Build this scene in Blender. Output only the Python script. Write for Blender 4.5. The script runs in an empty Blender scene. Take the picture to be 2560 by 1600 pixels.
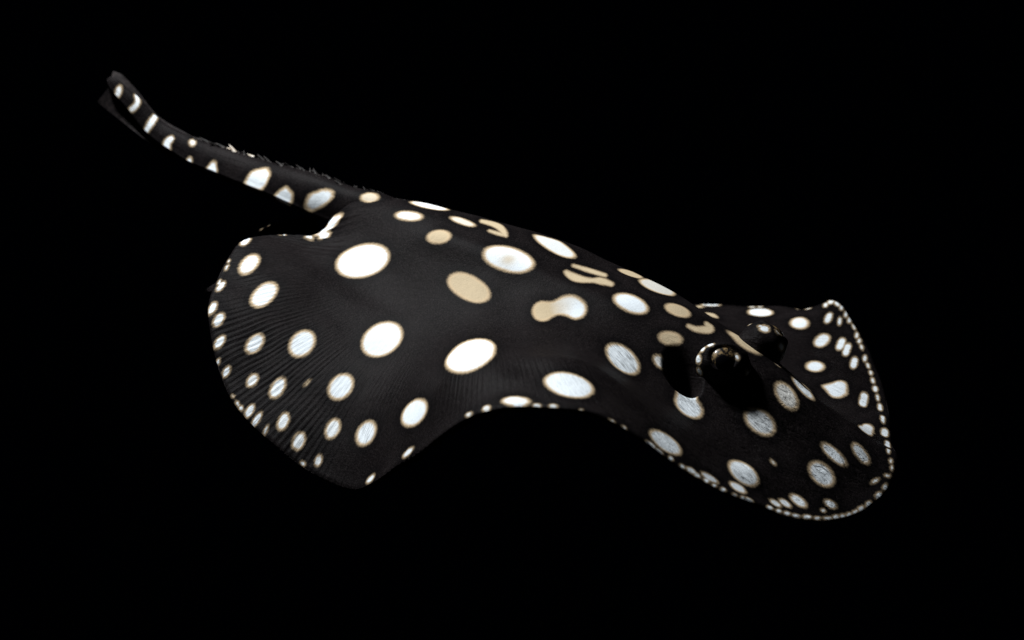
import bpy, math, random
import numpy as np
from mathutils import Vector
from mathutils.bvhtree import BVHTree

rng = np.random.default_rng(7)
random.seed(7)
scene = bpy.context.scene
COL = scene.collection

# ------------------------------------------------------------------ camera
EPS, PSI, DIST = math.radians(20), math.radians(35), 2.0
FPX = 3530 * DIST                                   # focal length in photo pixels (photo 2560 wide)
cam_pos = np.array([0, -DIST * math.cos(EPS), DIST * math.sin(EPS)])
FW = -cam_pos / DIST
RT = np.array([1.0, 0, 0])
UPV = np.cross(RT, FW)
cd = bpy.data.cameras.new('camera')
cd.sensor_width = 36
cd.lens = FPX / 2560 * 36
cd.clip_start, cd.clip_end = 0.05, 100
cd.dof.use_dof = True
cd.dof.focus_distance = 1.97
cd.dof.aperture_fstop = 6.3
cam = bpy.data.objects.new('camera', cd)
cam.location = cam_pos
cam.rotation_euler = Vector(FW).to_track_quat('-Z', 'Y').to_euler()
COL.objects.link(cam)
scene.camera = cam

# ------------------------------------------------------------------ world, lights, exposure
world = bpy.data.worlds.new('World')
scene.world = world
world.use_nodes = True
bgn = world.node_tree.nodes['Background']
bgn.inputs[0].default_value = (0.2, 0.4, 1.0, 1)
bgn.inputs[1].default_value = 0.0003

def area(name, loc, target, size, power, color):
    l = bpy.data.lights.new(name, 'AREA')
    l.shape = 'DISK'
    l.size = size
    l.energy = power
    l.color = color
    o = bpy.data.objects.new(name, l)
    o.location = loc
    o.rotation_euler = (Vector(target) - Vector(loc)).to_track_quat('-Z', 'Y').to_euler()
    COL.objects.link(o)
    return o
area('tank_lamp', (-0.52, 0.51, 1.07), (-0.05, 0, 0), 0.16, 34, (0.97, 0.99, 1.0))

scene.view_settings.view_transform = 'Standard'
scene.view_settings.look = 'None'
scene.view_settings.exposure = 0.0
scene.view_settings.gamma = 1.0
scene.render.film_transparent = False

# ------------------------------------------------------------------ helpers
BX = np.array([math.cos(PSI), -math.sin(PSI)])      # animal's forward direction on the plan
BY = np.array([math.sin(PSI), math.cos(PSI)])       # animal's left
P0 = np.array([0.071, 0.0])

def uvz(u, v, z):
    u, v, z = np.broadcast_arrays(np.asarray(u, float), np.asarray(v, float), np.asarray(z, float))
    xy = P0 + u[..., None] * BX + v[..., None] * BY
    return np.concatenate([xy, z[..., None]], -1)

def to_uv(P):
    q = P[..., :2] - P0
    return q @ BX, q @ BY

def ray(p):
    d = FW + (p[0] - 1280) / FPX * RT - (p[1] - 800) / FPX * UPV
    return d / np.linalg.norm(d)

def on_plane(p, off=0.0):
    """photo pixel -> point in the vertical plane `off` metres to the left of the animal's midline"""
    d = ray(p)
    t = (off - (cam_pos[:2] - P0) @ BY) / (d[:2] @ BY)
    P = cam_pos + d * t
    u, v = to_uv(P)
    return float(u), float(P[2])

def spline(x, y, xq):
    """natural cubic spline"""
    x, y, xq = map(lambda a: np.asarray(a, float), (x, y, xq))
    n = len(x); h = np.diff(x)
    A = np.eye(n); sh = (n,) + y.shape[1:]; r = np.zeros(sh)
    for i in range(1, n - 1):
        A[i, i-1], A[i, i], A[i, i+1] = h[i-1], 2 * (h[i-1] + h[i]), h[i]
        r[i] = 6 * ((y[i+1] - y[i]) / h[i] - (y[i] - y[i-1]) / h[i-1])
    M = np.linalg.solve(A, r)
    i = np.clip(np.searchsorted(x, xq) - 1, 0, n - 2)
    e = (slice(None),) + (None,) * (y.ndim - 1)
    a, b, hh = (x[i+1] - xq)[e], (xq - x[i])[e], h[i][e]
    return (M[i] * a**3 + M[i+1] * b**3) / (6 * hh) + (y[i] / hh - M[i] * hh / 6) * a + (y[i+1] / hh - M[i+1] * hh / 6) * b

def sstep(a, b, x):
    t = np.clip((x - a) / (b - a), 0, 1)
    return t * t * (3 - 2 * t)

def vnoise(x, y, seed=0):
    """smooth 2-D value noise in -1..1"""
    g = np.random.default_rng(seed).uniform(-1, 1, (64, 64))
    xi, yi = np.floor(x).astype(int), np.floor(y).astype(int)
    fx, fy = x - xi, y - yi
    fx, fy = fx * fx * (3 - 2 * fx), fy * fy * (3 - 2 * fy)
    G = lambda i, j: g[i % 64, j % 64]
    return (G(xi, yi) * (1-fx) + G(xi+1, yi) * fx) * (1-fy) + (G(xi, yi+1) * (1-fx) + G(xi+1, yi+1) * fx) * fy

def mesh_from(name, V, F, smooth=True):
    me = bpy.data.meshes.new(name)
    V = np.asarray(V, np.float32); F = np.asarray(F, np.int32)
    me.vertices.add(len(V)); me.vertices.foreach_set('co', V.ravel())
    me.loops.add(F.size); me.loops.foreach_set('vertex_index', F.ravel())
    me.polygons.add(len(F))
    me.polygons.foreach_set('loop_start', np.arange(0, F.size, F.shape[1], dtype=np.int32))
    me.polygons.foreach_set('use_smooth', np.full(len(F), smooth, bool))
    me.update(calc_edges=True); me.validate()
    return me

def fattr(me, name, data):
    a = me.attributes.new(name, 'FLOAT', 'POINT')
    a.data.foreach_set('value', np.asarray(data, np.float32))

def vattr(me, name, data):
    a = me.attributes.new(name, 'FLOAT_VECTOR', 'POINT')
    a.data.foreach_set('vector', np.asarray(data, np.float32).ravel())

def grid_faces(n, m, off=0, wrap_n=True):
    """quads for an n x m grid (index i*m+j), wrapped in n"""
    i = np.arange(n if wrap_n else n - 1)[:, None]; j = np.arange(m - 1)[None, :]
    i2 = (i + 1) % n
    f = np.stack([i*m + j + 0*i, i*m + j + 1, i2*m + j + 1, i2*m + j], -1).reshape(-1, 4)
    return f + off

def obj(name, me, mat, parent=None):
    o = bpy.data.objects.new(name, me)
    COL.objects.link(o)
    me.materials.clear(); me.materials.append(mat)
    if parent is not None: o.parent = parent
    return o

# ------------------------------------------------------------------ materials
def skin_material():
    m = bpy.data.materials.new('spotted_skin'); m.use_nodes = True
    nt = m.node_tree; N = nt.nodes; L = nt.links
    bs = N['Principled BSDF']
    def nd(t, **k):
        n = N.new(t)
        for a, b in k.items(): setattr(n, a, b)
        return n
    def math_(op, a, b=None, c=None):
        n = nd('ShaderNodeMath', operation=op)
        for i, x in enumerate((a, b, c)):
            if x is None: continue
            if isinstance(x, (int, float)): n.inputs[i].default_value = x
            else: L.new(x, n.inputs[i])
        return n.outputs[0]
    def mrange(x, a, b, c=0.0, d=1.0, smooth=True):
        n = nd('ShaderNodeMapRange', interpolation_type='SMOOTHSTEP' if smooth else 'LINEAR')
        L.new(x, n.inputs['Value'])
        for k, val in (('From Min', a), ('From Max', b), ('To Min', c), ('To Max', d)): n.inputs[k].default_value = val
        return n.outputs[0]
    def mix(f, a, b, blend='MIX'):
        n = nd('ShaderNodeMix', data_type='RGBA', blend_type=blend)
        if isinstance(f, float): n.inputs[0].default_value = f
        else: L.new(f, n.inputs[0])
        for s, x in ((6, a), (7, b)):
            if isinstance(x, tuple): n.inputs[s].default_value = (*x, 1)
            else: L.new(x, n.inputs[s])
        return n.outputs[2]
    def noise(vec, scale, detail=3, rough=.55):
        n = nd('ShaderNodeTexNoise'); n.inputs['Scale'].default_value = scale
        n.inputs['Detail'].default_value = detail; n.inputs['Roughness'].default_value = rough
        L.new(vec, n.inputs['Vector']); return n.outputs['Fac']
    pos = nd('ShaderNodeTexCoord').outputs['Object']
    sd = nd('ShaderNodeAttribute', attribute_name='spot').outputs['Fac']
    tan = nd('ShaderNodeAttribute', attribute_name='tan').outputs['Fac']
    size = nd('ShaderNodeAttribute', attribute_name='size').outputs['Fac']
    fib = nd('ShaderNodeAttribute', attribute_name='fibre').outputs['Fac']
    pv = nd('ShaderNodeAttribute', attribute_name='fan').outputs['Vector']   # (along the rim, across it, 0) in metres
    mp = nd('ShaderNodeMapping'); mp.inputs['Scale'].default_value = (1, .13, 1); L.new(pv, mp.inputs['Vector'])
    fibre = noise(mp.outputs[0], 900, 3, .6)          # fine strands along the fin rays
    grain = noise(pos, 1000, 3, .7)
    n1 = noise(pos, 760, 3)
    mott = noise(pos, 26, 4)
    # spot edge: distance plus fuzz
    j = math_('MULTIPLY', math_('SUBTRACT', n1, .5), .0016)
    j2 = math_('MULTIPLY', math_('SUBTRACT', fibre, .5), .0020)
    e = math_('ADD', math_('ADD', sd, j), j2)
    mask = mrange(e, .0015, -.0019)
    inner = mrange(math_('MULTIPLY', e, size), -.0006, -.0032)
    cream = (.60, .455, .285); white = (.77, .835, .885); tanc = (.53, .43, .285)
    core = mix(tan, white, tanc)
    spotc = mix(inner, cream, core)
    fl = mrange(fibre, .25, .62, .84, 1.0)
    spotc = mix(.8, spotc, mix(1.0, spotc, nd_val(nd, L, fl), 'MULTIPLY'))
    # dark streaks of skin across a spot where it is creased
    streak = math_('MULTIPLY', mrange(fibre, .50, .42), fib)
    mask = math_('MULTIPLY', mask, math_('SUBTRACT', 1.0, math_('MULTIPLY', streak, .85)))
    sk = mix(mrange(mott, .3, .7), (.0030, .0024, .0026), (.0064, .0052, .0055))
    sk = mix(mrange(grain, .44, .68, 0, .85), sk, (.0185, .0152, .0158))
    halo = mrange(sd, .010, .001, 0, .55)
    sk = mix(halo, sk, (.0018, .0017, .0021))
    col = mix(mask, sk, spotc)
    L.new(col, bs.inputs['Base Color'])
    bs.inputs['Roughness'].default_value = .5
    bs.inputs['Specular IOR Level'].default_value = .014
    # relief: strands, folds and pores
    mp2 = nd('ShaderNodeMapping'); mp2.inputs['Scale'].default_value = (1, .06, 1); L.new(pv, mp2.inputs['Vector'])
    fold = noise(mp2.outputs[0], 330, 3, .6)
    sep = nd('ShaderNodeSeparateXYZ'); L.new(pv, sep.inputs[0])
    outer = mrange(sep.outputs['Y'], .10, .20, .12, 1.0)
    h = math_('ADD', math_('MULTIPLY', math_('MULTIPLY', fold, outer), .0006), math_('MULTIPLY', math_('MULTIPLY', fibre, outer), .0002))
    h = math_('ADD', h, math_('MULTIPLY', grain, .00022))
    h = math_('ADD', h, math_('MULTIPLY', noise(pos, 240, 3), .0003))
    # loose skin of the head and snout: fine creases lying along the body
    ax = nd('ShaderNodeVectorMath', operation='DOT_PRODUCT'); L.new(pos, ax.inputs[0])
    ax.inputs[1].default_value = (math.cos(math.radians(35)), -math.sin(math.radians(35)), 0)
    rt = nd('ShaderNodeVectorRotate', rotation_type='Z_AXIS'); L.new(pos, rt.inputs['Vector']); rt.inputs['Angle'].default_value = math.radians(35)
    mp3 = nd('ShaderNodeMapping'); mp3.inputs['Scale'].default_value = (.16, 1, .5); L.new(rt.outputs[0], mp3.inputs['Vector'])
    crease = nd('ShaderNodeTexNoise'); crease.inputs['Scale'].default_value = 190; crease.inputs['Detail'].default_value = 4; crease.inputs['Roughness'].default_value = .6
    crease.inputs['Distortion'].default_value = .8; L.new(mp3.outputs[0], crease.inputs['Vector'])
    front = mrange(ax.outputs['Value'], .10, .20, 0, 1)
    h = math_('ADD', h, math_('MULTIPLY', math_('MULTIPLY', mrange(crease.outputs['Fac'], .36, .56), front), .0007))
    bp = nd('ShaderNodeBump'); bp.inputs['Strength'].default_value = .75; bp.inputs['Distance'].default_value = 1.0
    L.new(h, bp.inputs['Height']); L.new(bp.outputs[0], bs.inputs['Normal'])
    return m

def nd_val(nd, L, fac):
    c = nd('ShaderNodeCombineColor')
    for i in range(3): L.new(fac, c.inputs[i])
    return c.outputs[0]

def simple(name, col, rough=.5, spec=.3, noise_scale=None, col2=None, coat=0):
    m = bpy.data.materials.new(name); m.use_nodes = True
    nt = m.node_tree; bs = nt.nodes['Principled BSDF']
    bs.inputs['Roughness'].default_value = rough
    bs.inputs['Specular IOR Level'].default_value = spec
    bs.inputs['Coat Weight'].default_value = coat
    bs.inputs['Coat Roughness'].default_value = .03
    if noise_scale:
        tc = nt.nodes.new('ShaderNodeTexCoord')
        n = nt.nodes.new('ShaderNodeTexNoise'); n.inputs['Scale'].default_value = noise_scale; n.inputs['Detail'].default_value = 4
        r = nt.nodes.new('ShaderNodeValToRGB')
        r.color_ramp.elements[0].color = (*col, 1); r.color_ramp.elements[1].color = (*col2, 1)
        r.color_ramp.elements[0].position = .45; r.color_ramp.elements[1].position = .62
        nt.links.new(tc.outputs['Object'], n.inputs['Vector'])
        nt.links.new(n.outputs['Fac'], r.inputs['Fac']); nt.links.new(r.outputs['Color'], bs.inputs['Base Color'])
    else:
        bs.inputs['Base Color'].default_value = (*col, 1)
    return m

SKIN = skin_material()
FOLD = simple('tail_fold_skin', (.009, .0075, .008), .6, .03, 260, (.019, .0155, .0155))
THORN = simple('thorn_enamel', (.010, .009, .009), .5, .06, 500, (.04, .034, .032))
PALE_THORN = simple('pale_thorn_enamel', (.42, .35, .27), .4, .4, 500, (.6, .55, .48))
IRIS = simple('iris', (.004, .004, .005), .35, .12, 420, (.22, .15, .07), coat=.12)
PUPIL = simple('pupil', (.002, .002, .003), .15, .1, coat=.1)

# ------------------------------------------------------------------ the animal's form
# rim of the disc: photo pixel, distance left of the midline, read with the height the wave has there
NEAR = [(2236,1182,0),(2222,1215,-.011),(2195,1245,-.025),(2150,1276,-.043),(2090,1294,-.063),(2040,1299,-.079),(1990,1293,-.093),(1930,1275,-.110),
        (1890,1260,-.120),(1850,1244,-.130),(1800,1222,-.142),(1750,1195,-.153),(1700,1165,-.163),(1650,1130,-.172),(1600,1093,-.180),(1560,1068,-.186),
        (1500,1040,-.194),(1450,1026,-.200),(1400,1020,-.206),(1340,1017,-.211),(1280,1016,-.216),(1230,1024,-.219),(1180,1040,-.221),(1140,1061,-.223),
        (1090,1094,-.2235),(1040,1131,-.223),(1000,1155,-.222),(960,1183,-.221),(930,1203,-.2205),(895,1217,-.2202),(868,1219,-.220),(835,1208,-.220),
        (800,1190,-.220),(755,1163,-.220),(700,1120,-.220),(650,1080,-.2185),(610,1040,-.215),(580,1000,-.210),(555,945,-.202),(537,890,-.192),
        (527,840,-.182),(520,780,-.169),(525,740,-.156),(540,700,-.141),(558,660,-.125),(575,632,-.113),(600,605,-.097),(640,588,-.079),(700,584,-.055),(755,592,-.038),(800,598,-.024),(824,573,-.020),(850,546,-.014)]
FAR = [(2232,1110,.059),(2226,1050,.105),(2215,990,.143),(2190,915,.182),(2160,848,.208),(2130,798,.224),(2102,757,.235),(2080,748,.238),(2062,755,.240),
       (2045,768,.2415),(1970,768,.246),(1900,765,.246),(1820,762,.241),(1740,758,.234)]
rim = []
for x, y, v in NEAR:
    u, z = on_plane((x, y), v); rim.append((u, v, z))
_a, _b = rim[-1], rim[-3]
hid = [(_a[0],.014,_a[2]),(_b[0],.024,_b[2]),(-.256,.055,.010),(-.238,.095,-.018),(-.208,.145,-.045),(-.168,.185,-.064),(-.122,.215,-.073)]
rim += hid
for x, y, v in FAR[::-1]:
    u, z = on_plane((x, y), v); rim.append((u, v, z))
rim = np.array(rim)
# periodic resampling by arc length
ext = np.vstack([rim[-6:], rim, rim[:7]])
sl = np.r_[0, np.cumsum(np.linalg.norm(np.diff(ext, axis=0), axis=1))]
s0, s1 = sl[6], sl[6 + len(rim)]
NT_ = 1500
sq = np.linspace(s0, s1, NT_, endpoint=False)
RIM = spline(sl, ext, sq)
RIMLEN = s1 - s0

# midline of the back (pixels along the crest), heights from the median plane
MIDPX = [(805,455),(880,479),(1000,500),(1100,523),(1200,552),(1330,598),(1440,650),(1560,703),(1690,765),(1780,822),(1857,872),(1950,943),(2050,1025),(2150,1114),(2236,1182)]
mid = np.array([on_plane(p) for p in MIDPX])
def z_mid(u): return spline(mid[:, 0], mid[:, 1], np.clip(u, mid[0, 0], mid[-1, 0]))
H_U = [-.27,-.25,-.22,-.18,-.12,-.04,.03,.08,.12,.15,.185,.21,.235]
H_H = [.014,.016,.022,.032,.042,.047,.046,.044,.038,.025,.010,.002,0]
W_W = [.020,.024,.031,.045,.066,.086,.078,.056,.047,.044,.040,.034,.03]
def dome(u, v):
    uc = np.clip(u, -.27, .235); h = np.maximum(spline(H_U, H_H, uc.ravel()).reshape(u.shape), 0); w = spline(H_U, W_W, uc.ravel()).reshape(u.shape)
    t = np.abs(v) / w
    return h * np.exp(-t ** (2.2 + .7 * np.exp(-((u - .12) / .045) ** 2)))

cu = np.linspace(-.225, .205, 22)
ctrl = np.vstack([RIM[::13], np.stack([cu, 0 * cu, z_mid(cu) - dome(cu, 0 * cu)], 1)])
def tps_fit(C):
    n = len(C); d = np.linalg.norm(C[:, None, :2] - C[None, :, :2], axis=-1)
    K = np.where(d > 0, d * d * np.log(np.maximum(d, 1e-9)), 0) + 2e-6 * np.eye(n)
    Pm = np.c_[np.ones(n), C[:, :2]]
    A = np.block([[K, Pm], [Pm.T, np.zeros((3, 3))]])
    return np.linalg.solve(A, np.r_[C[:, 2], 0, 0, 0])
TW = tps_fit(ctrl)
def base_z(u, v):
    sh = u.shape; u = u.ravel(); v = v.ravel(); out = np.empty(len(u))
    for k in range(0, len(u), 20000):
        a, b = u[k:k+20000], v[k:k+20000]
        d2 = (a[:, None] - ctrl[:, 0]) ** 2 + (b[:, None] - ctrl[:, 1]) ** 2
        Kq = .5 * d2 * np.log(np.maximum(d2, 1e-14))
        out[k:k+20000] = Kq @ TW[:-3] + TW[-3] + TW[-2] * a + TW[-1] * b
    return out.reshape(sh)

FLANK = [((1422,963),-.172),((1440,900),-.138),((1290,972),-.190),((1300,880),-.135),((1180,889),-.156),((1110,960),-.185),((1560,1008),-.150),((1500,960),-.150)]
fl_ = []
for p_, v_ in FLANK:
    u_, z_ = on_plane(p_, v_); fl_.append((u_, v_, z_ - float(dome(np.array([u_]), np.array([v_]))[0])))
hold = [(a, b) for a in np.linspace(-.2, .19, 14) for b in (-.05, .05, .11, .17) if (a + .02) ** 2 + b * b < .195 ** 2]
hu, hv = np.array(hold).T
ctrl_all = np.vstack([ctrl, np.stack([hu, hv, base_z(hu, hv)], 1), fl_])
ctrl = ctrl_all
TW = tps_fit(ctrl)

C0 = np.array([-.02, 0.0])
FOC = np.array([-.11, 0.0])                           # where the fin rays fan out from
def fan_coords(u, v):
    a = np.unwrap(np.arctan2(RIM[:, 1] - FOC[1], RIM[:, 0] - FOC[0]))   # decreasing from 0 to -2 pi
    r = np.hypot(RIM[:, 0] - FOC[0], RIM[:, 1] - FOC[1])
    q = np.arctan2(v - FOC[1], u - FOC[0]); q = np.where(q > a[0], q - 2 * np.pi, q)
    o = np.argsort(a); S_ = (sq - s0)[o]
    return np.interp(q, a[o], S_), np.hypot(u - FOC[0], v - FOC[1]) / np.interp(q, a[o], r[o])
SPIR = []                                             # spiracles: (u, v, ru, rv, depth), filled below
def in_pit(u, v):
    k = np.zeros(u.shape, bool)
    for (a, c, ra, rc, dep, rot) in SPIR:
        du, dv = u - a, v - c
        p = (du * math.cos(rot) + dv * math.sin(rot)) / ra; q = (-du * math.sin(rot) + dv * math.cos(rot)) / rc
        k |= p * p + q * q < 1.0
    return k
def top_z(u, v, rho, s):
    s, rf = fan_coords(u, v)
    b = base_z(u, v)
    # base surface meets the rim curve exactly where rho = 1
    z = b + dome(u, v) * (1 - rho ** 36)
    # pleats of the fin rays
    amp = sstep(.50, .88, rf) * .00027
    back = sstep(.12, -.12, u)
    ph = 2 * np.pi * s / .0052 + 1.3 * vnoise(s * 45, rf * 5, 3)
    z = z + amp * (.14 + .86 * back) * np.sin(ph) * (.8 + .3 * vnoise(s * 70, rf * 6, 5))
    # slack folds near the snout and on the flank
    z = z + .0012 * vnoise(u * 60, v * 22, 8) * sstep(.06, .16, u) * sstep(.2, .5, rho)
    z = z + .0010 * vnoise(u * 26, v * 60, 9) * sstep(.3, .6, rho) + .0009 * vnoise(u * 40, v * 34, 10)
    # soft ridge each side of the backbone
    z = z + .0030 * np.exp(-((np.abs(v) - .034) / .010) ** 2) * sstep(-.2, -.1, u) * sstep(.10, .03, u)
    # near the tail root: folds
    z = z + .0010 * np.sin(np.abs(v) * 900 + u * 300) * sstep(-.19, -.235, u) * sstep(.02, .03, np.abs(v)) * sstep(.085, .05, np.abs(v))
    for (a, c, ra, rc, dep, rot) in SPIR:
        du, dv = u - a, v - c
        p = (du * math.cos(rot) + dv * math.sin(rot)) / ra; q = (-du * math.sin(rot) + dv * math.cos(rot)) / rc
        r = np.sqrt(p * p + q * q)
        z = z - dep * (1 - sstep(.15, 1.2, r)) + .0 * np.exp(-((r - 1.15) / .13) ** 2) * sstep(.2, .9, -dv * np.sign(c) * -1 / rc)
    return z

def disc_grid(nt_step, rhos):
    R_ = RIM[::nt_step]; S_ = (sq - s0)[::nt_step]
    rho = np.asarray(rhos)
    u = C0[0] + (R_[:, 0:1] - C0[0]) * rho; v = C0[1] + (R_[:, 1:2] - C0[1]) * rho
    s = np.repeat(S_[:, None], len(rho), 1); rr = np.repeat(rho[None, :], len(R_), 0)
    return u, v, rr, s

class Surf: pass
def coarse():
    u, v, rr, s = disc_grid(5, np.linspace(.004, 1, 90))
    z = top_z(u, v, rr, s)
    S = Surf(); S.V = uvz(u, v, z).reshape(-1, 3); S.F = grid_faces(len(u), 90)
    return S

# spiracle of the near side, found where the photo shows it, mirrored to the far side
def hit_disc(px):
    S = coarse()
    t = BVHTree.FromPolygons(S.V.tolist(), S.F.tolist())
    out = []
    for p in px:
        h = t.ray_cast(Vector(cam_pos), Vector(ray(p)))
        out.append(to_uv(np.array(h[0])))
    return out
EYE_V = .0250
EYE_R = .0180
def eye_centre(px, off):
    u, z = on_plane(px, off); return uvz(u, off, z)
(su, sv), (ex, ey) = hit_disc([(1706, 930), (1745, 975)])
SPIR.append((su, sv, .0165, .0118, .022, math.radians(-28)))
SPIR.append((su, -sv, .0165, .0118, .022, math.radians(28)))
print('spiracle', su, sv)

# ------------------------------------------------------------------ tail tube
TAILPX = [(1110,600,.008,.004),(1000,552,.016,.0120),(940,524,.0165,.0130),(890,517,.0165,.0140),(830,500,.0166,.0150),(770,479,.0172,.0150),(700,458,.0150,.0140),(640,440,.0136,.0132),(560,410,.0122,.0122),(500,388,.0108,.0112),
          (450,362,.0090,.0096),(405,335,.0076,.0084),(365,298,.0066,.0075),(335,262,.0058,.0068),(305,232,.0048,.0058),(283,208,.0034,.0044),(272,196,.0016,.0020)]
tp = np.array([[*on_plane((a, b)), w, h] for a, b, w, h in TAILPX])
tl = np.r_[0, np.cumsum(np.hypot(np.diff(tp[:, 0]), np.diff(tp[:, 1])))]
NTL, NTC = 420, 96
TQ = np.linspace(0, tl[-1], NTL)
TP = spline(tl, tp, TQ)
def tail_surface(nl, nc):
    q = np.linspace(0, tl[-1], nl); c = spline(tl, tp, q)
    du, dz = np.gradient(c[:, 0]), np.gradient(c[:, 1]); n = np.hypot(du, dz); du, dz = du / n, dz / n
    a = np.linspace(0, 2 * np.pi, nc, endpoint=False)
    ca, sa = np.cos(a), np.sin(a)
    se = lambda x: np.sign(x) * np.abs(x) ** .95
    st = lambda x: np.where(x > 0, np.abs(x) ** 1.22, -np.abs(x) ** .8)
    # section: flat-sided oval with a slight keel along the flank
    rr = 1 + .07 * np.exp(-((np.abs(sa * 1.0 + .25)) / .16) ** 2) * np.abs(ca)
    w = c[:, 2][:, None] * se(ca) * rr; h = c[:, 3][:, None] * (np.where(sa > 0, 1.42, .58) * st(sa) - .42)
    tw = math.radians(24) * sstep(-.22, -.33, c[:, 0])[:, None]     # the tail rolls a little, near flank upward
    w, h = w * np.cos(tw) + h * np.sin(tw), -w * np.sin(tw) + h * np.cos(tw)
    z = c[:, 1][:, None] + np.abs(du)[:, None] * h
    u = c[:, 0][:, None] + dz[:, None] * h * np.where(du < 0, 1, -1)[:, None]
    P = uvz(u, w, z)
    return P, q, a
# ------------------------------------------------------------------ eye bulbs
def frame_of(g):
    g = g / np.linalg.norm(g); x = np.cross([0, 0, 1], g); x /= np.linalg.norm(x); return x, np.cross(g, x), g
near_c = eye_centre((1806, 915), -EYE_V)
far_c = eye_centre((1903, 866), EYE_V)
g = -ray((1806, 915)) + .42 * UPV + .05 * RT
g /= np.linalg.norm(g)
gu, gv = g[:2] @ BX, g[:2] @ BY
gn = g
gf = np.r_[gu * BX - gv * BY, g[2]]
def bulb(c, g, nt, nr):
    x, y, w = frame_of(g)
    al = np.linspace(math.radians(24), math.radians(168), nr)
    th = np.linspace(0, 2 * np.pi, nt, endpoint=False)
    A, T = np.meshgrid(al, th)
    r = EYE_R * (1 + .03 * vnoise(T * 2.2 + 9 * (T > 3.1), A * 4, 21) * 0 + .045 * np.exp(-((np.degrees(A) - 41) / 7) ** 2) - .16 * sstep(math.radians(36), math.radians(24), A))
    # bulb runs out into the head on its lower and inner side
    r = r * (1 + .35 * sstep(math.radians(95), math.radians(165), A))
    r = r * (1 + .022 * np.sin(3 * T + 5 * A) * np.sin(A) + .016 * np.sin(5 * T - 7 * A + 1))
    d = (np.sin(A) * np.cos(T))[..., None] * x * 1.06 + (np.sin(A) * np.sin(T))[..., None] * y * .90 + np.cos(A)[..., None] * w
    P = c + d * r[..., None]
    return P, T, A

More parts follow.
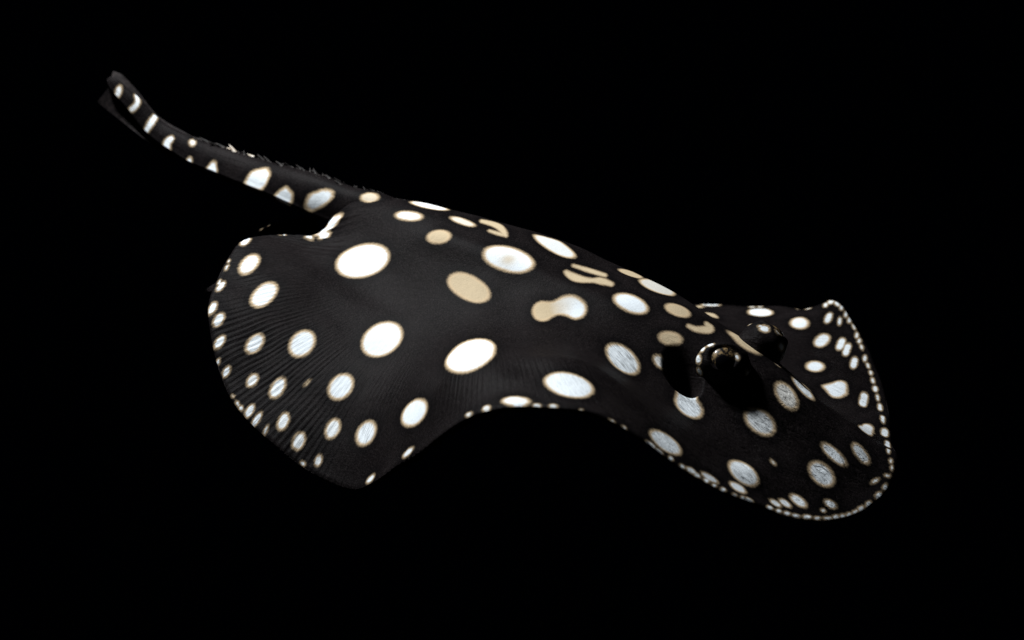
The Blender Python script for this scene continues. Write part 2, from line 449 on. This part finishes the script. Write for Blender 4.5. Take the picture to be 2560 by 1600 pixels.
# ------------------------------------------------------------------ pigment: spots traced on the photo, carried onto the skin
# ellipse: (x, y, half length, half width, tilt, tan, fibre)
ELL = [
 (907,652,70,41,-15,0,0),(623,661,33,19,-45,0,0),(660,737,42,24,-42,0,0),(614,602,18,8,-42,0,0),(704,586,13,4,0,0,0),(552,716,17,7,-50,0,0),(548,706,10,4,-65,0,0),
 (567,668,9,4,-60,0,0),(572,652,6,3,-60,0,0),(531,771,19,9,-60,0,0),(547,799,21,11,-55,0,0),(549,855,21,10,-55,0,0),(637,859,31,18,-50,0,.2),(755,859,39,29,-48,0,.1),
 (955,848,56,40,-32,0,0),(1097,592,31,17,-5,1,0),(824,562,46,10,-40,0,.2),(811,589,18,8,-25,0,0),(776,595,12,4,5,0,0),(545,904,11,6,-70,0,0),(566,929,16,8,-62,0,0),
 (631,951,20,12,-55,.2,0),(694,970,31,16,-58,0,.2),(852,967,38,28,-50,0,.1),(1036,1032,40,27,-48,0,0),(915,1083,35,23,-62,0,.4),(832,1072,28,17,-65,.1,.1),(708,1054,25,13,-68,.1,0),
 (747,1103,25,15,-68,.1,.1),(796,1151,15,8,-70,.1,0),(757,1159,8,5,40,0,0),(624,1027,20,9,-60,0,.2),(642,1048,23,7,-58,0,.4),(664,1076,16,3.5,-65,0,.4),
 (594,1009,10,5,60,0,0),(602,1020,8,5,60,0,0),(582,990,5,3,60,0,0),(1020,1131,18,6,-45,0,0),(926,1197,14,7,-48,0,0),(768,957,12,4,-45,1,1),
 (1074,514,51,8,11,0,0),(1022,540,37,12,5,.3,0),(1157,554,35,7.5,19,.6,0),(1236,547,20,4,17,1,0),(1387,615,60,16,29,.25,0),(1271,648,68,31,15,0,0),(1172,719,60,30,28,1,0),
 (1577,759,47,22,22,0,0),(1576,684,32,6,19,1,0),(1643,718,48,13,21,.5,0),(1694,776,34,14,20,1,0),(1676,846,31,17,10,1,0),(1557,897,52,28,42,0,.75),(1650,905,23,13,48,.3,1),
 (1722,1014,42,25,40,0,.5),(1966,990,42,22,55,.4,.25),(1900,1054,46,28,40,.1,.5),(2008,972,40,9,47,0,0),(1944,906,15,6,50,.3,0),(1749,767,9,4,25,1,0),(1779,787,19,4,27,1,0),
 (1776,760,27,6,3,.1,0),(1901,781,32,10,2,0,0),(1999,808,24,15,2,0,0),(2071,795,16,8,-62,0,0),(2099,803,14,4.5,-80,0,0),(2055,851,23,15,-35,0,0),(2102,860,20,9,-65,0,0),
 (2117,874,21,8,-70,0,0),(2135,907,19,8,-75,0,0),(2038,916,24,14,2,0,0),(2159,999,23,10,-80,0,0),(2085,1136,44,13,42,0,.4),(2152,1134,33,13,52,0,.1),(2054,1185,40,25,45,0,.5),
 (1859,1183,45,24,38,0,.4),(1664,1106,48,19,36,0,0),(1774,1194,26,7,31,0,0),(1845,1219,25,9,32,0,0),(1728,1176,15,6,33,0,0),(1874,1252,15,6,33,0,0),(1939,1258,17,6,33,0,0),
 (1963,1258,18,7,35,0,0),(1996,1252,26,11,36,0,0),(2076,1260,18,9,30,0,0),(2058,1276,9,5,25,0,0),(1933,1156,10,4,45,.5,.4),(2188,1202,13,6,-30,0,0),(2219,1189,12,5,10,0,0),
 (1176,889,64,40,-25,0,0),(1422,963,64,30,14,0,.1),(1290,1003,37,12,2,0,0),(1342,1013,11,5,2,.2,0),(1383,1015,13,5,5,.2,0),(1456,1028,11,5,18,.2,0),(1531,1055,9,5,30,.2,0),
 (1560,1070,9,5,35,.2,0),(1216,1021,12,7,-25,.3,0),(1172,1036,9,6,-30,.4,.5),(1626,1112,17,6,36,0,0),(1648,1129,14,6,40,0,0),
 (2214,1217,10,7,-60,0,0),(2197,1238,14,8,-35,0,0),(2172,1260,13,7,-35,0,0),(2153,1271,10,6,-30,0,0),(2138,1279,9,5,-25,0,0),(2122,1286,9,5,-20,0,0),(2106,1290,9,5,-15,0,0),
 (2090,1292,9,5,-5,0,0),(2070,1295,14,4,0,0,0),(2044,1295,12,4,0,0,0),(2018,1292,12,4.5,6,0,0),(1990,1289,11,5,12,0,0),(1968,1283,10,5,16,0,0),(1947,1277,10,5,18,0,0),(1925,1269,11,6,25,0,0),
 (1857,1245,9,5,25,0,0),(1837,1238,9,5,25,0,0),(1808,1224,8,5,27,0,0),(1786,1213,8,5,28,0,0),(1766,1201,9,5,30,0,0),(1743,1188,9,5,32,0,0),(1706,1166,9,5,34,0,0),(1677,1146,8,5,36,0,0),
 (1880,767,8,3,0,.6,0),(1900,767,8,3,0,.6,0),(1997,770,9,4,0,.6,0),(2019,770,9,4,0,.5,0),(2064,763,9,6,-55,.2,0),(2077,755,10,6,-20,.2,0),(2093,759,8,6,40,.1,0),(2104,768,9,5,-75,.1,0),
 (2115,785,10,6,-75,.1,0),(2124,799,9,5,-75,.1,0),(2135,817,9,4,65,.3,0),(2142,838,10,5,-80,.2,0),(2148,852,9,5,-80,.2,0),(2154,868,11,5,70,.2,0),(2162,896,12,6,-85,.1,0),(2170,914,10,5,75,.2,0),
 (2177,932,10,5,75,.2,0),(2182,951,11,5,75,.1,0),(2188,972,12,6,80,.1,0),(2194,994,11,5,80,.1,0),(2200,1018,14,6,80,.1,0),(2207,1048,14,6,80,0,0),(2212,1081,12,9,80,0,0),(2219,1110,12,6,85,0,0),
 (2221,1128,10,5,85,0,0),(2227,1152,7,5,85,0,0),(2230,1170,7,5,85,0,0),
 # tail
 (296,229,17,8,-75,.1,0),(481,357,12,8,-15,.4,0),(473,404,13,9,-80,.1,0),(924,494,24,12,-2,.8,0),
]
POLY = [
 ([(1817,823),(1840,822),(1855,832),(1862,847),(1875,862),(1895,875),(1908,884),(1890,885),(1868,876),(1848,862),(1830,842)],1,0),
 ([(2051,964),(2080,957),(2106,949),(2117,953),(2119,986),(2104,994),(2081,996),(2064,976)],0,0),
 ([(2147,1070),(2159,1063),(2173,1051),(2183,1058),(2182,1079),(2165,1094),(2153,1085)],.1,.1),
 ([(531,401),(541,406),(544,438),(526,434),(511,428)],0,0),
 ([(607,461),(627,428),(650,421),(670,419),(678,434),(663,467),(650,479),(630,474)],0,0),
 ([(684,489),(700,474),(716,464),(734,484),(732,504),(719,523),(696,510)],0,.1),
 ([(759,514),(772,485),(812,471),(835,477),(835,494),(812,514),(775,532)],0,0),
]
STROKE = [   # chains of round dabs: points and half widths
 ([(1205,553,5),(1232,560,7),(1250,569,8),(1260,581,7),(1265,589,4)],1,0),([(1224,577,3.5),(1243,583,4.5),(1262,588,4)],1,0),
 ([(1434,664,4),(1476,677,6),(1512,688,5)],1,0),([(1416,681,6),(1441,695,10),(1478,701,6),(1500,702,9),(1528,710,6)],1,0),
 ([(1722,815,5),(1738,822,7),(1757,824,9),(1774,822,10),(1766,809,5)],1,0),
 ([(1357,778,26),(1389,770,19),(1420,764,27),(1440,772,27)],(1.2,.0),0),
 ([(342,239,6),(343,258,7),(330,273,8)],.1,0),([(388,292,7),(378,306,9),(366,326,7)],0,0),([(428,346,7),(418,358,10),(419,373,8)],0,0),
]
EYEDOT = [  # on the bulbs
 (1757,873,9,4.5,-50,0,0),(1776,862,9,4,-20,0,0),(1745,897,13,8,80,0,0),(1749,929,11,5,60,.1,0),(1763,962,11,7,65,.1,0),(1817,872,12,4,22,0,0),(1842,892,9,5,60,0,0),(1872,936,14,6,58,.1,0),
 (1911,822,14,9,15,0,0),(1903,816,9,3,10,0,0),(1871,809,7,3,-8,0,0),(1945,832,9,3,50,.4,0),(1953,866,12,7,80,0,0),
]

# full-resolution surfaces -------------------------------------------------
RHOS = np.r_[np.linspace(.003, .97, 285), np.linspace(.973, 1, 15)]
u, v, rr, s = disc_grid(1, RHOS)
zt = top_z(u, v, rr, s)
EDGE = .0011
zt = zt - EDGE * (1 - np.sqrt(np.clip(1 - sstep(.985, 1, rr) ** 2, 0, 1)))
top = uvz(u, v, zt).reshape(-1, 3)
n_top = len(top)
RB = np.r_[.003, np.linspace(.1, .97, 40), np.linspace(.976, .998, 6)]
ub, vb, rb, sb = disc_grid(1, RB)
zb = base_z(ub, vb) - .0030 * (1 - sstep(.985, 1, rb)) - EDGE - .006 * sstep(1, .6, rb) - .55 * dome(ub, vb) * (1 - rb ** 6) * .6
bot = uvz(ub, vb, zb).reshape(-1, 3)
m = len(RHOS); mb = len(RB)
F_top = grid_faces(NT_, m)
F_bot = grid_faces(NT_, mb, n_top)[:, ::-1]
i = np.arange(NT_); i2 = (i + 1) % NT_
F_rim = np.stack([i*m + m-1, n_top + i*mb + mb-1, n_top + i2*mb + mb-1, i2*m + m-1], 1)
# centre caps as quads with a doubled corner are avoided: one tiny central vertex each
ctop = top.reshape(NT_, m, 3)[:, 0].mean(0); cbot = bot.reshape(NT_, mb, 3)[:, 0].mean(0)
tail_P, tq, ta = tail_surface(NTL, NTC)
tail_V = tail_P.reshape(-1, 3)
n_disc = n_top + len(bot)
F_tail = np.concatenate([grid_faces(NTL, NTC, n_disc, wrap_n=False),
                         np.stack([np.arange(NTL-1)*NTC + NTC-1, np.arange(NTL-1)*NTC, np.arange(1, NTL)*NTC, np.arange(1, NTL)*NTC + NTC-1], 1) + n_disc])
BODY_V = np.vstack([top, bot, tail_V])
BODY_F = np.vstack([F_top, F_bot, F_rim, F_tail])

bulbs = [bulb(near_c, gn, 160, 90), bulb(far_c, gf, 160, 90)]
# ray-cast targets (coarse)
S = coarse()
tcP, _, _ = tail_surface(120, 40)
Ft = np.concatenate([grid_faces(120, 40, 0, wrap_n=False), np.stack([np.arange(119)*40 + 39, np.arange(119)*40, np.arange(1, 120)*40, np.arange(1, 120)*40 + 39], 1)])
VV = np.vstack([S.V, tcP.reshape(-1, 3)]); FF = np.vstack([S.F, Ft + len(S.V)])
bvh_body = BVHTree.FromPolygons(VV.tolist(), FF.tolist())
bv = [b[0].reshape(-1, 3) for b in bulbs]
Fb = grid_faces(160, 90)
bvh_bulb = BVHTree.FromPolygons(np.vstack(bv).tolist(), np.vstack([Fb, Fb + len(bv[0])]).tolist())

def cast(tree, p, search=12):
    o = Vector(cam_pos)
    for k in range(0, search + 1, 2):
        for a in (range(1) if k == 0 else range(12)):
            q = (p[0] + k * math.cos(a * math.pi / 6), p[1] + k * math.sin(a * math.pi / 6))
            h = tree.ray_cast(o, Vector(ray(q)))
            if h[0] is not None:
                return np.array(h[0]), np.array(h[1]), k
    return None

DEC = []          # (centre, t1, t2, n, radii[48], tan, fibre)
PHI = np.linspace(-math.pi, math.pi, 49)[:-1]
def decal(tree, cpx, bpx, tan, fib):
    h = cast(tree, cpx)
    if h is None: return
    C, n, _ = h
    if n @ (cam_pos - C) < 0: n = -n
    # average the normal over the spot
    pts = []
    ns = [n]
    for b in bpx:
        q = tree.ray_cast(Vector(cam_pos), Vector(ray(b)))
        if q[0] is not None and np.linalg.norm(np.array(q[0]) - C) < .075:
            pts.append(np.array(q[0])); nn = np.array(q[1]); ns.append(nn if nn @ (cam_pos - C) > 0 else -nn)
        else: pts.append(None)
    n = np.mean(ns, 0); n /= np.linalg.norm(n)
    t1 = np.cross(n, [0, 0, 1.]); 
    if np.linalg.norm(t1) < 1e-3: t1 = np.array([1., 0, 0])
    t1 /= np.linalg.norm(t1); t2 = np.cross(n, t1)
    ang, rad = [], []
    K = len(pts)
    for k, p in enumerate(pts):
        if p is None:
            o = pts[(k + K // 2) % K]
            if o is None:
                continue
            d = -(o - C)
        else: d = p - C
        x, y = d @ t1, d @ t2
        ang.append(math.atan2(y, x)); rad.append(math.hypot(x, y))
    if len(ang) < 4: return
    rad = np.array(rad)
    rad = np.minimum(rad, 2.4 * np.median(rad))
    o = np.argsort(ang); ang = np.array(ang)[o]; rad = rad[o]
    r = np.interp(PHI, np.r_[ang[-1] - 2*math.pi, ang, ang[0] + 2*math.pi], np.r_[rad[-1], rad, rad[0]])
    r = (np.roll(r, 2) + 2 * np.roll(r, 1) + 3 * r + 2 * np.roll(r, -1) + np.roll(r, -2)) / 9
    r = np.maximum(r, .0011)
    return (C, t1, t2, n, r, tan, fib)

def ell_px(x, y, a, b, t, K=32):
    t = math.radians(t); c, s_ = math.cos(t), math.sin(t)
    return [(x + a*math.cos(k)*c - b*math.sin(k)*s_, y + a*math.cos(k)*s_ + b*math.sin(k)*c) for k in np.linspace(0, 2*math.pi, K, endpoint=False)]
for x, y, a, b, t, tn, fb in ELL:
    if a < 14.5: a, b = a * random.uniform(.72, 1.08), b * random.uniform(.75, 1.1)
    d = decal(bvh_body, (x, y), ell_px(x, y, a, b, t), tn, fb)
    if (x, y) == (1271, 648): SPOT44 = len(DEC)
    if d: DEC.append(d)
def dense(poly, k=6):
    return [(p[0] + (q[0]-p[0])*j/k, p[1] + (q[1]-p[1])*j/k) for p, q in zip(poly, poly[1:] + poly[:1]) for j in range(k)]
for poly, tn, fb in POLY:
    pp = dense(poly); c = np.mean(pp, 0)
    d = decal(bvh_body, tuple(c), pp, tn, fb)
    if d: DEC.append(d)
for pts, tn, fb in STROKE:
    P_ = np.array(pts, float); k = np.linspace(0, len(P_) - 1, 14 * len(P_))
    Q = spline(np.arange(len(P_)), P_, k) if len(P_) > 2 else P_
    for i_, (x, y, w) in enumerate(Q):
        t_ = tn if not isinstance(tn, tuple) else tn[0] + (tn[1] - tn[0]) * i_ / (len(Q) - 1)
        d = decal(bvh_body, (x, y), ell_px(x, y, w, w, 0, 16), t_, fb)
        if d: DEC.append(d)
n_seen = len(DEC)
# the side the photo does not show: the near side's spots mirrored, where nothing is seen from here
for d in DEC[:100]:
    uu, vv = to_uv(d[0])
    if abs(vv) < .02 or uu < -.27: continue
    Pm = uvz(uu, -vv + .01, .3)
    h = bvh_body.ray_cast(Vector(Pm), Vector((0, 0, -1)))
    if h[0] is None: continue
    Cm = np.array(h[0]); dirv = Cm - cam_pos; L_ = np.linalg.norm(dirv)
    g_ = bvh_body.ray_cast(Vector(cam_pos), Vector(dirv / L_))
    if g_[0] is not None and (np.array(g_[0]) - cam_pos) @ (dirv / L_) > L_ - .012: continue
    n = np.array(h[1]); n = n if n[2] > 0 else -n
    t1 = np.cross(n, [0, 0, 1.]); t1 /= max(np.linalg.norm(t1), 1e-6); t2 = np.cross(n, t1)
    DEC.append((Cm, t1, t2, n, np.full(48, np.sqrt(d[4].min() * d[4].max())), d[5], d[6]))
EDEC = []
for x, y, a, b, t, tn, fb in EYEDOT:
    d = decal(bvh_bulb, (x, y), ell_px(x, y, a, b, t, 20), tn, fb)
    if d: EDEC.append(d)

def paint(V, decs, up_only=None):
    sd = np.full(len(V), .05, np.float32); tn = np.zeros(len(V), np.float32); fb = np.zeros(len(V), np.float32); sz = np.ones(len(V), np.float32)
    for C, t1, t2, n, r, a, b in decs:
        R_ = r.max() * 1.25 + .012
        k = np.nonzero((np.abs(V[:, 0] - C[0]) < R_) & (np.abs(V[:, 1] - C[1]) < R_) & (np.abs(V[:, 2] - C[2]) < R_))[0]
        if not len(k): continue
        d = V[k] - C
        x, y, w = d @ t1, d @ t2, d @ n
        ok = np.abs(w) < max(.006, .8 * r.max())
        k, x, y = k[ok], x[ok], y[ok]
        q = np.hypot(x, y); ph = np.arctan2(y, x)
        rb_ = np.interp(ph, np.r_[PHI, math.pi], np.r_[r, r[0]])
        val = (q / rb_ - 1) * np.sqrt(r.min() * rb_)
        val = val.astype(np.float32)
        up = val < sd[k]
        kk = k[up]
        sd[kk] = val[up]; tn[kk] = a; fb[kk] = b; sz[kk] = min(3.5, max(1.0, .0075 / np.sqrt(r.min() * np.median(r))))
    return sd, tn, fb, sz

vis = np.r_[np.ones(n_top, bool), np.zeros(len(bot), bool), np.ones(len(tail_V), bool)]
sd = np.full(len(BODY_V), .05, np.float32); tn = np.zeros_like(sd); fb = np.zeros_like(sd); sz = np.ones_like(sd)
r_ = paint(BODY_V[vis].astype(np.float32), DEC)
sd[vis], tn[vis], fb[vis], sz[vis] = r_
_k = DEC[SPOT44]
_g = np.linalg.norm(BODY_V - _k[0], axis=1) / .0065
tn = np.maximum(tn, (.75 * np.exp(-_g ** 2)).astype(np.float32))
sd[:n_top] = np.where(in_pit(u, v).ravel(), .05, sd[:n_top])
fan = np.zeros((len(BODY_V), 3), np.float32)
fs, fr = fan_coords(u, v)
fan[:n_top, 0] = fs.ravel(); fan[:n_top, 1] = fr.ravel() * .24
fan[n_top:n_disc, 0] = sb.ravel(); fan[n_top:n_disc, 1] = rb.ravel() * .24
fan[n_disc:, 0] = np.tile(ta * .012, NTL); fan[n_disc:, 1] = np.repeat(tq, NTC)

# ------------------------------------------------------------------ build the stingray
ray_root = bpy.data.objects.new('stingray', None)
ray_root.empty_display_size = .1
COL.objects.link(ray_root)
ray_root['label'] = 'black freshwater stingray with white spots swimming in dark water, tail raised'
ray_root['category'] = 'stingray'

me = mesh_from('body', BODY_V, BODY_F)
fattr(me, 'spot', sd); fattr(me, 'tan', tn); fattr(me, 'fibre', fb); fattr(me, 'size', sz); vattr(me, 'fan', fan)
body = obj('body', me, SKIN, ray_root)

def sphere_cap(c, g, R_, amax, nt=64, nr=40, bulge=1.0):
    x, y, w = frame_of(g)
    A, T = np.meshgrid(np.linspace(.002, amax, nr), np.linspace(0, 2*np.pi, nt, endpoint=False))
    d = (np.sin(A)*np.cos(T))[..., None]*x + (np.sin(A)*np.sin(T))[..., None]*y + (np.cos(A)*bulge)[..., None]*w
    return (c + d * R_).reshape(-1, 3), grid_faces(nt, nr)

for (P_, T_, A_), c, g_ in ((bulbs[0], near_c, gn), (bulbs[1], far_c, gf)):
    V = P_.reshape(-1, 3)
    me = mesh_from('eye_bulb', V, Fb)
    a, b, c_, z_ = paint(V.astype(np.float32), EDEC)
    fattr(me, 'spot', a); fattr(me, 'tan', b); fattr(me, 'fibre', c_); fattr(me, 'size', z_)
    vattr(me, 'fan', np.stack([T_.ravel() * .012, A_.ravel() * .016, 0 * A_.ravel()], 1))
    e = obj('eye', me, SKIN, ray_root)
    Vi, Fi = sphere_cap(c + g_ * EYE_R * .24, g_, EYE_R * .70, math.radians(100))
    obj('eyeball', mesh_from('eyeball', Vi, Fi), IRIS, e)
    x, y, w = frame_of(g_)
    pc = c + g_ * EYE_R * .25 - y * EYE_R * .10
    Vp, Fp = sphere_cap(pc, w * 1.0 - y * .25, EYE_R * .71, math.radians(25))
    obj('pupil', mesh_from('pupil', Vp, Fp), PUPIL, e)

# ruffled margin under the crest of the near fin
mgm = simple('fin_margin_skin', (.010, .007, .004), .6, .03, 330, (.16, .10, .05))
_nt = mgm.node_tree; _tr = _nt.nodes.new('ShaderNodeBsdfTranslucent'); _mx = _nt.nodes.new('ShaderNodeMixShader')
_bs = _nt.nodes['Principled BSDF']; _mx.inputs[0].default_value = .55
_nt.links.new(_bs.inputs['Base Color'].links[0].from_socket, _tr.inputs['Color'])
_nt.links.new(_bs.outputs[0], _mx.inputs[1]); _nt.links.new(_tr.outputs[0], _mx.inputs[2])
_nt.links.new(_mx.outputs[0], _nt.nodes['Material Output'].inputs['Surface'])
mk = np.nonzero((RIM[:, 1] < -.15) & (RIM[:, 0] > -.075) & (RIM[:, 0] < .085))[0]
mr = RIM[mk]; n_ = len(mk); w_ = 9
tt = np.linspace(0, 1, n_); env = sstep(0, .12, tt) * sstep(1, .7, tt)
dep_ = (.0035 + .0022 * vnoise(tt * 40, 0 * tt, 31) + .0016 * vnoise(tt * 95, 0 * tt, 32)) * env
Vm = []
for sg in (0, 1):
    for k in range(n_):
        for j in range(w_):
            f = j / (w_ - 1)
            Vm.append((mr[k, 0], mr[k, 1] + .0008 + sg * .0009 * (1 - f * .8) + .0035 * f * env[k] + .0012 * f * math.sin(k * .35), mr[k, 2] - .0006 - EDGE - dep_[k] * f))
Vm = np.array(Vm)
Fm = np.vstack([grid_faces(n_, w_, 0, wrap_n=False), grid_faces(n_, w_, n_ * w_, wrap_n=False)[:, ::-1]])
obj('fin_margin', mesh_from('fin_margin', uvz(Vm[:, 0], Vm[:, 1], Vm[:, 2]), Fm), mgm, ray_root)

# tail folds: thin membranes above and below the tail's end
def blade(name, inner_px, outer_px, lean, thick=.0012, n=90, mlat=14):
    a = np.array([on_plane(p, 0) for p in inner_px]); b = np.array([on_plane(p, lean) for p in outer_px])
    def rs(c):
        l = np.r_[0, np.cumsum(np.hypot(*np.diff(c, axis=0).T))]; return spline(l, c, np.linspace(0, l[-1], n))
    a, b = rs(a), rs(b)
    V = []
    for sgn in (1, -1):
        for k in range(n):
            for j in range(mlat):
                f = j / (mlat - 1); p = a[k] * (1 - f) + b[k] * f
                off = lean * f + sgn * thick * (1 - f ** 3) * .5 + .0007 * f * math.sin(k * .11)
                V.append(uvz(p[0], off, p[1]))
    F1 = grid_faces(n, mlat, 0, wrap_n=False); F2 = grid_faces(n, mlat, n * mlat, wrap_n=False)[:, ::-1]
    return obj(name, mesh_from(name, np.array(V), np.vstack([F1, F2])), FOLD, ray_root)
blade('tail_fold', [(515,378),(455,352),(405,322),(365,285),(335,252),(305,222),(278,203)], [(502,354),(448,324),(398,290),(352,238),(318,201),(300,184),(283,178)], .007)
blade('tail_fold', [(440,372),(400,348),(360,310),(330,275),(300,242),(278,212)], [(432,398),(390,371),(349,337),(299,300),(264,273),(244,254)], -.009)

# pelvic fins below the tail root
def pelvic(name, root_a, root_b, tip, width, spots=()):
    n, k = 50, 26
    A, B, Tt = map(np.array, (root_a, root_b, tip))
    V = []
    for sgn in (1, -1):
        for i_ in range(n):
            f = i_ / (n - 1)
            c = (A + B) / 2 * (1 - f) + Tt * f
            wv = (B - A) / 2 * (1 - f) ** .8 * 1.0 + (B - A) / np.linalg.norm(B - A) * width * (1 - f ** 8) ** .5 * .6
            for j_ in range(k):
                g2 = j_ / (k - 1) * 2 - 1
                p = c + wv * g2 + np.array([0, 0, sgn * .0011 * (1 - g2 * g2) + .0006 * math.sin(g2 * 22) - .008 * f * f])
                V.append(uvz(*p))
    F1 = grid_faces(n, k, 0, wrap_n=False); F2 = grid_faces(n, k, n * k, wrap_n=False)[:, ::-1]
    V = np.array(V)
    me = mesh_from(name, V, np.vstack([F1, F2]))
    sd = np.full(len(V), .05)
    for (f, g2, r) in spots:
        i_ = int(f * (n - 1)); j_ = int((g2 + 1) / 2 * (k - 1)); c = V[i_ * k + j_]
        sd = np.minimum(sd, np.linalg.norm(V - c, axis=1) - r)
    fattr(me, 'spot', sd); fattr(me, 'tan', np.full(len(V), .4)); fattr(me, 'fibre', np.zeros(len(V))); fattr(me, 'size', np.full(len(V), 2.0))
    vattr(me, 'fan', np.stack([np.tile(np.tile(np.linspace(0, .04, k), n), 2), np.tile(np.repeat(np.linspace(0, .09, n), k), 2), np.zeros(len(V))], 1))
    return obj(name, me, SKIN, ray_root)
def pt(px, v):
    u_, z_ = on_plane(px, v); return (u_, v, z_)
pelvic('pelvic_fin', pt((812,590), -.020), pt((850,640), -.04), pt((514,703), -.085), .006)
pelvic('pelvic_fin', pt((790,548), .004), pt((800,582), .012), pt((648,556), .012), .005, ((.95, 0, .0022), (.82, -.9, .0018)))

# thorns along the crest of the tail and rear back
def thorn_mesh(name, seed):
    r0 = np.random.default_rng(seed); nr, nc = 6, 8
    V = []
    for i_ in range(nr):
        f = i_ / (nr - 1)
        r = .00105 * (1 - f) ** .7 + .00008
        x = -.0046 * f ** 1.2; z = .0026 * f - .0004
        for j_ in range(nc):
            a = 2 * math.pi * j_ / nc
            V.append((x + r * 1.5 * math.cos(a), r * math.sin(a), z + r * .4 * math.cos(a)))
    F = np.vstack([np.array([[i_*nc + j_, i_*nc + (j_+1) % nc, (i_+1)*nc + (j_+1) % nc, (i_+1)*nc + j_] for i_ in range(nr-1) for j_ in range(nc)])])
    return mesh_from(name, np.array(V), F)
TH = thorn_mesh('thorn', 1); TH.materials.append(THORN)
THP = thorn_mesh('pale_thorn', 2); THP.materials.append(PALE_THORN)
SC = 1.35
placed = 0
for k in range(60):
    px = 478 + (1020 - 478) * (k + random.uniform(-.6, .6)) / 60
    uu, _ = on_plane((px, 440))
    vv = random.gauss(.0042, .0022)
    h = bvh_body.ray_cast(Vector(uvz(uu, vv, .4)), Vector((0, 0, -1)))
    if h[0] is None: continue
    pale = 560 < px < 625 and random.random() < .55
    o = bpy.data.objects.new('thorn', THP if pale else TH)
    COL.objects.link(o)
    o.location = Vector(h[0]) + Vector((0, 0, .0002))
    amp = 1.0 if px < 830 else max(.25, 1 - (px - 830) / 190)
    sc = (random.uniform(.35, .8) if random.random() < .6 else random.uniform(.8, 1.3)) * amp * SC
    o.scale = (sc * random.uniform(.8, 1.2),) * 2 + (sc * random.uniform(.7, 1.25),)
    slope = -.18 if px < 700 else -.05
    o.rotation_euler = (random.gauss(0, .3), random.gauss(slope + .05, .2), -PSI + random.gauss(0, .3))
    o.parent = ray_root
    placed += 1
print('decals', n_seen, len(DEC), len(EDEC), 'thorns', placed)
